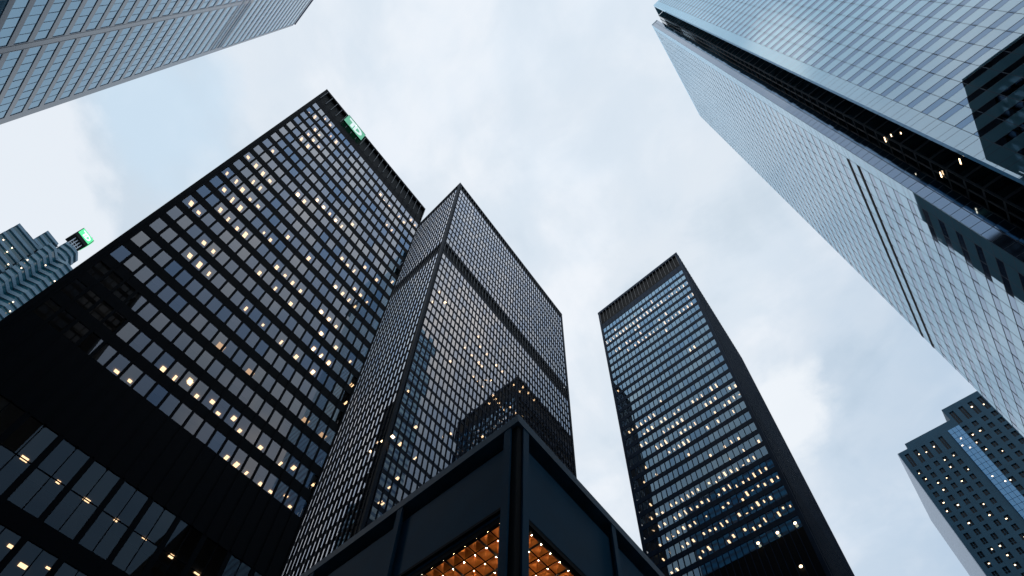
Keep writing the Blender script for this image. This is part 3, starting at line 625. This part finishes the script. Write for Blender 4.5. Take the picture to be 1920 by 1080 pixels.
# ---------------------------------------------------------------- crown tower behind, left, and its sign
th = rad(17); A_ = Vector((math.cos(th), math.sin(th), 0)); B_ = Vector((-math.sin(th), math.cos(th), 0)); B0 = 178.34
def ab(a, b): p = A_ * a + B_ * (B0 + b); return (p.x, p.y)
CSTONE = pbr('mauve_grey_stone', (0.16, 0.26, 0.33), 0.5, spec=0.25, noise_amt=0.1)
CGLASS = pbr('deep_teal_glass', (0.010, 0.09, 0.125), 0.12, spec=0.5)
CROOF = pbr('pale_sloped_glazing', (0.50, 0.57, 0.62), 0.3, coat=0.3)
CW = thing('office_tower', 'teal and grey tower with a stepped crown behind the left black tower', 'tower', (*ab(4, 0), 0))
def tier(pts, ztop, zlow, pitch=3.6, gl=2.0, parapet=1.6):
    """plan polygon with a stone band and a glass strip on every floor"""
    g = MB(); cx_ = sum(p[0] for p in pts) / len(pts); cy_ = sum(p[1] for p in pts) / len(pts)
    ins = [(p[0] + (.3 if p[0] < cx_ else -.3), p[1] + (.45 if p[1] < 5 else -.4)) for p in pts]
    g.prism([ab(*p) for p in ins], zlow, ztop - .6); g.build('glazing', CGLASS, CW)
    z = ztop; h = parapet; m = MB()
    while z > zlow + 4:
        m.prism([ab(*p) for p in pts], z - h, z); z -= h + gl; h = pitch - gl
    m.build('stone_band', CSTONE, CW)
tier([(-12, 0), (-5.2, 0), (-5.2, 12), (-12, 12)], 227.5, 120)
tier([(-5.17, -1), (-3.2, -1), (3.2, -1), (3.2, 14), (-5.17, 14)], 238.2 - .6, 120, pitch=4.2, gl=2.6)
tier([(.1, 0.5), (4.6, 0.5), (5.4, 3), (5.4, 16), (.1, 16)], 249.2, 200, pitch=4.0, gl=2.4)
tier([(5.45, 1), (7.5, 0.2), (9.6, 0.2), (11.7, 2.6), (11.7, 16), (5.45, 16)], 254.6, 200)
tier([(3.25, -3.2), (5.2, -3.6), (7.8, -1.4), (10.4, -3.4), (13.6, -3.2), (15.2, -1), (15.2, 6), (3.25, 6)], 241.0, 120, pitch=3.7, gl=1.9)
for (a0, a1, z0, z1) in ((-2.4, 2.4, 237.4, 239.6), (3.6, 5.2, 245.5, 249.5)):
    m = MB(); m.hexa([(*ab(a0, -1.2), z0), (*ab(a1, -1.2), z0), (*ab(a1, 2.6), z1), (*ab(a0, 2.6), z1), (*ab(a0, -1.0), z0 + .3), (*ab(a1, -1.0), z0 + .3), (*ab(a1, 2.6), z1 + .3), (*ab(a0, 2.6), z1 + .3)])
    m.build('sloped_roof', CROOF, CW)
for k in range(24):
    a = random.uniform(-8, 13); z = random.uniform(190, 244)
    bb = -1.0 if a < 3.2 else -3.6
    if a < -5.2: bb = 0; z -= 18
    if a < 3.2: z = min(z, 234)
    m = MB(); q = [ab(a - .14, bb - .05), ab(a + .14, bb - .05), ab(a + .14, bb - .12), ab(a - .14, bb - .12)]
    m.prism(q, z, z + .55); m.build('window_lamp', LAMP, CW)
RS = thing('rooftop_sign', 'small black box sign with green lit faces on posts above the crown tower', 'sign', (*ab(7.2, 4), 254.6))
m = MB()
for a in (5.9, 6.8, 7.7, 8.6):
    for b in (2.2, 5.6): m.prism([ab(a - .12, b - .12), ab(a + .12, b - .12), ab(a + .12, b + .12), ab(a - .12, b + .12)], 254.6, 261.9)
for z in (256, 257.6, 259.2): m.prism([ab(5.8, 2.05), ab(8.7, 2.05), ab(8.7, 2.25), ab(5.8, 2.25)], z, z + .2)
m.build('post_frame', pbr('white_painted_posts', (0.6, 0.64, 0.68), 0.5), RS)
m = MB(); m.prism([ab(4.7, 1.2), ab(9.6, 1.2), ab(9.6, 6.3), ab(4.7, 6.3)], 261.9, 268.6); m.build('box', LOUVRE, RS)
GL2 = pbr('bright_green_sign_light', (0.05, 0.4, 0.15), 0.4, emit=(0.10, 0.80, 0.32), es=1.0)
WL2 = pbr('bright_white_sign_light', (0.8, 0.8, 0.8), 0.4, emit=(0.8, 1.0, 0.9), es=1.1)
m = MB(); m.prism([ab(4.9, 1.1), ab(9.4, 1.1), ab(9.4, 1.197), ab(4.9, 1.197)], 264.0, 268.4)
m.prism([ab(9.703, 1.5), ab(9.8, 1.5), ab(9.8, 6.0), ab(9.703, 6.0)], 264.0, 268.4); lf_ = m.build('lit_face', GL2, RS)
m = MB(); letters(m, lambda u, w, v: (*ab(4.9 + u, 1.1 - w), 264.1 + v), 4.5, 4.2, 0); m.build('lettering', WL2, lf_)
m = MB()
for (a, b) in ((8.6, 2.2), (9.2, 4), (9.0, 5.6)): m.prism([ab(a - .1, b - .1), ab(a + .1, b - .1), ab(a + .1, b + .1), ab(a - .1, b + .1)], 268.6, 270.4)
m.prism([ab(8.5, 2.1), ab(9.3, 2.1), ab(9.3, 5.7), ab(8.5, 5.7)], 269.2, 269.5); m.build('roof_bracket', CROOF, RS)

# ---------------------------------------------------------------- the low pavilion at the front
s = 1.3
PX, PY = 3.576 * s, 3.045 * s
PV = thing('pavilion', 'low blue-black steel pavilion corner in the foreground with a glowing bronze ceiling', 'pavilion', (PX, PY, 0))
EX, EY = PX + 30, PY + 30
o = 0.0
m = MB()                                                # roof edge: a cap that stands proud, a shadow gap, then the fascia
hollow_ring(m, PX - o, EX, PY - o, EY, 0.5, sz(9.81), sz(10.0)); m.build('roof_edge', STEEL_EDGE, PV)
m = MB(); m.box(PX + .4, EX - .5, PY + .4, EY - .5, sz(9.82), sz(9.97)); m.build('roof', STEEL, PV)
m = MB(); hollow_ring(m, PX + .26, EX - .2, PY + .26, EY - .2, 0.3, sz(9.50), sz(9.80)); m.build('shadow_gap', LOUVRE, PV)
m = MB(); hollow_ring(m, PX + .12, EX - .1, PY + .12, EY - .1, 0.08, sz(8.05), sz(9.53)); m.build('fascia', STEEL_PAV, PV)
m = MB(); hollow_ring(m, PX + .125, EX - .1, PY + .125, EY - .1, 0.07, sz(7.95), sz(8.049)); m.build('soffit', LOUVRE, PV)
def column(side, u):
    F = Face('-x', PX) if side == 'x' else Face('-y', PY)
    m = MB(); F.box(m, u - .075, u + .075, -.05, -.01, 0, sz(9.80)); F.box(m, u - .02, u + .02, -.12, -.05, 0, sz(9.80)); F.box(m, u - .075, u + .075, -.17, -.13, 0, sz(7.95))
    return m.build('column', STEEL_PAV, PV)
c0 = column('x', PY + .26)
for k in range(1, 6): copy_at(c0, (0, 2.16 * s * k, 0))
c1 = column('y', PX + .24)
for k in range(1, 6): copy_at(c1, (2.16 * s * k, 0, 0))
m = MB(); m.box(PX + .06, PX + .24, PY + .06, PY + .24, 0, sz(9.80)); m.build('corner_post', LOUVRE, PV)
# bronze coffered ceiling: pyramids with a small lamp at every crossing
BRZ = pbr('brushed_bronze', (0.62, 0.195, 0.026), 0.38, metal=0.5, spec=0.5, noise_amt=0.25, noise_scale=2.5)
BULB = pbr('warm_bulb_light', (0.8, 0.8, 0.8), 0.5, emit=(1.0, 0.72, 0.45), es=150.0)
cell = 0.19 * s; zc = sz(8.0); ox, oy = PX + .165, PY + .23
cf = MB(); NCE = 26
for i in range(NCE):
    for j in range(NCE):
        x0, y0 = ox + i * cell, oy + j * cell; x1, y1 = x0 + cell, y0 + cell; g_ = .012
        x0 += g_; y0 += g_; x1 -= g_; y1 -= g_
        ap = ((x0 + x1) / 2, (y0 + y1) / 2, zc + .10)
        c = [(x0, y0, zc), (x1, y0, zc), (x1, y1, zc), (x0, y1, zc)]
        for k in range(4): cf.quad([c[k], ap, c[(k + 1) % 4]])
cf.build('coffered_ceiling', BRZ, PV)
m = MB()
for i in range(0, NCE + 1, 3):
    m.box(ox + i * cell - .02, ox + i * cell + .02, oy, oy + NCE * cell, zc - .012, zc - .002)
    m.box(ox, ox + NCE * cell, oy + i * cell - .02, oy + i * cell + .02, zc - .024, zc - .014)
m.build('ceiling_rib', LOUVRE, PV)
m = MB(); m.box(ox - .1, EX - 1, oy - .1, EY - 1, zc + .13, zc + .2); m.build('ceiling_deck', LOUVRE, PV)
bm = bmesh.new(); bmesh.ops.create_uvsphere(bm, u_segments=8, v_segments=5, radius=0.0055)
bme = D.meshes.new('ceiling_bulb'); bm.to_mesh(bme); bm.free(); bme.materials.append(BULB)
nbulb = 0
for t_ in range(2 * NCE):
    for i in range(t_ + 1):
        j = t_ - i
        if nbulb >= 100 or i > NCE or j > NCE: continue
        ob = D.objects.new('ceiling_bulb', bme); COL.objects.link(ob); ob.parent = PV
        ob.location = Vector((ox + i * cell, oy + j * cell, zc - .06)) - PV.location; nbulb += 1

# ---------------------------------------------------------------- towers that stand outside the frame and are seen mirrored in the glass
def plain_tower(name, label, x0, x1, y0, y1, h, steel, glass, fl=3.6):
    t = thing(name, label, 'tower', ((x0 + x1) / 2, (y0 + y1) / 2, 0))
    m = MB(); m.box(x0 + .15, x1 - .15, y0 + .15, y1 - .15, 0, h - 1); m.build('glazing', glass, t)
    m = MB(); z = 0
    while z < h - 8: m.box(x0, x1, y0, y1, z, z + 1.1); z += fl
    m.box(x0 - .1, x1 + .1, y0 - .1, y1 + .1, z, h); m.build('spandrel_band', steel, t)
    m = MB()
    for k in range(int((x1 - x0) / 1.5) + 1):
        for y in (y0, y1): m.box(x0 + k * 1.5 - .08, x0 + k * 1.5 + .08, y - .12, y + .12, 0, h - .5)
    for k in range(int((y1 - y0) / 1.5) + 1):
        for x in (x0, x1): m.box(x - .12, x + .12, y0 + k * 1.5 - .08, y0 + k * 1.5 + .08, 0, h - .5)
    m.build('mullion', steel, t, kind='stuff')
    return t
DG = pbr('dark_mirrored_glass', (0.01, 0.014, 0.018), 0.08, spec=0.4)
plain_tower('office_tower', 'black tower behind the viewpoint seen only mirrored in the left tower', -26, -11.4, -60, -25.8, 150, STEEL, DG)
DG2 = pbr('blue_grey_mirrored_glass', (0.10, 0.16, 0.21), 0.25, metal=0.25)
plain_tower('office_tower', 'lower black tower beside the white tower seen only mirrored in its panels', 20, 30.7, -70, -33, 104.6, STEEL, DG2)
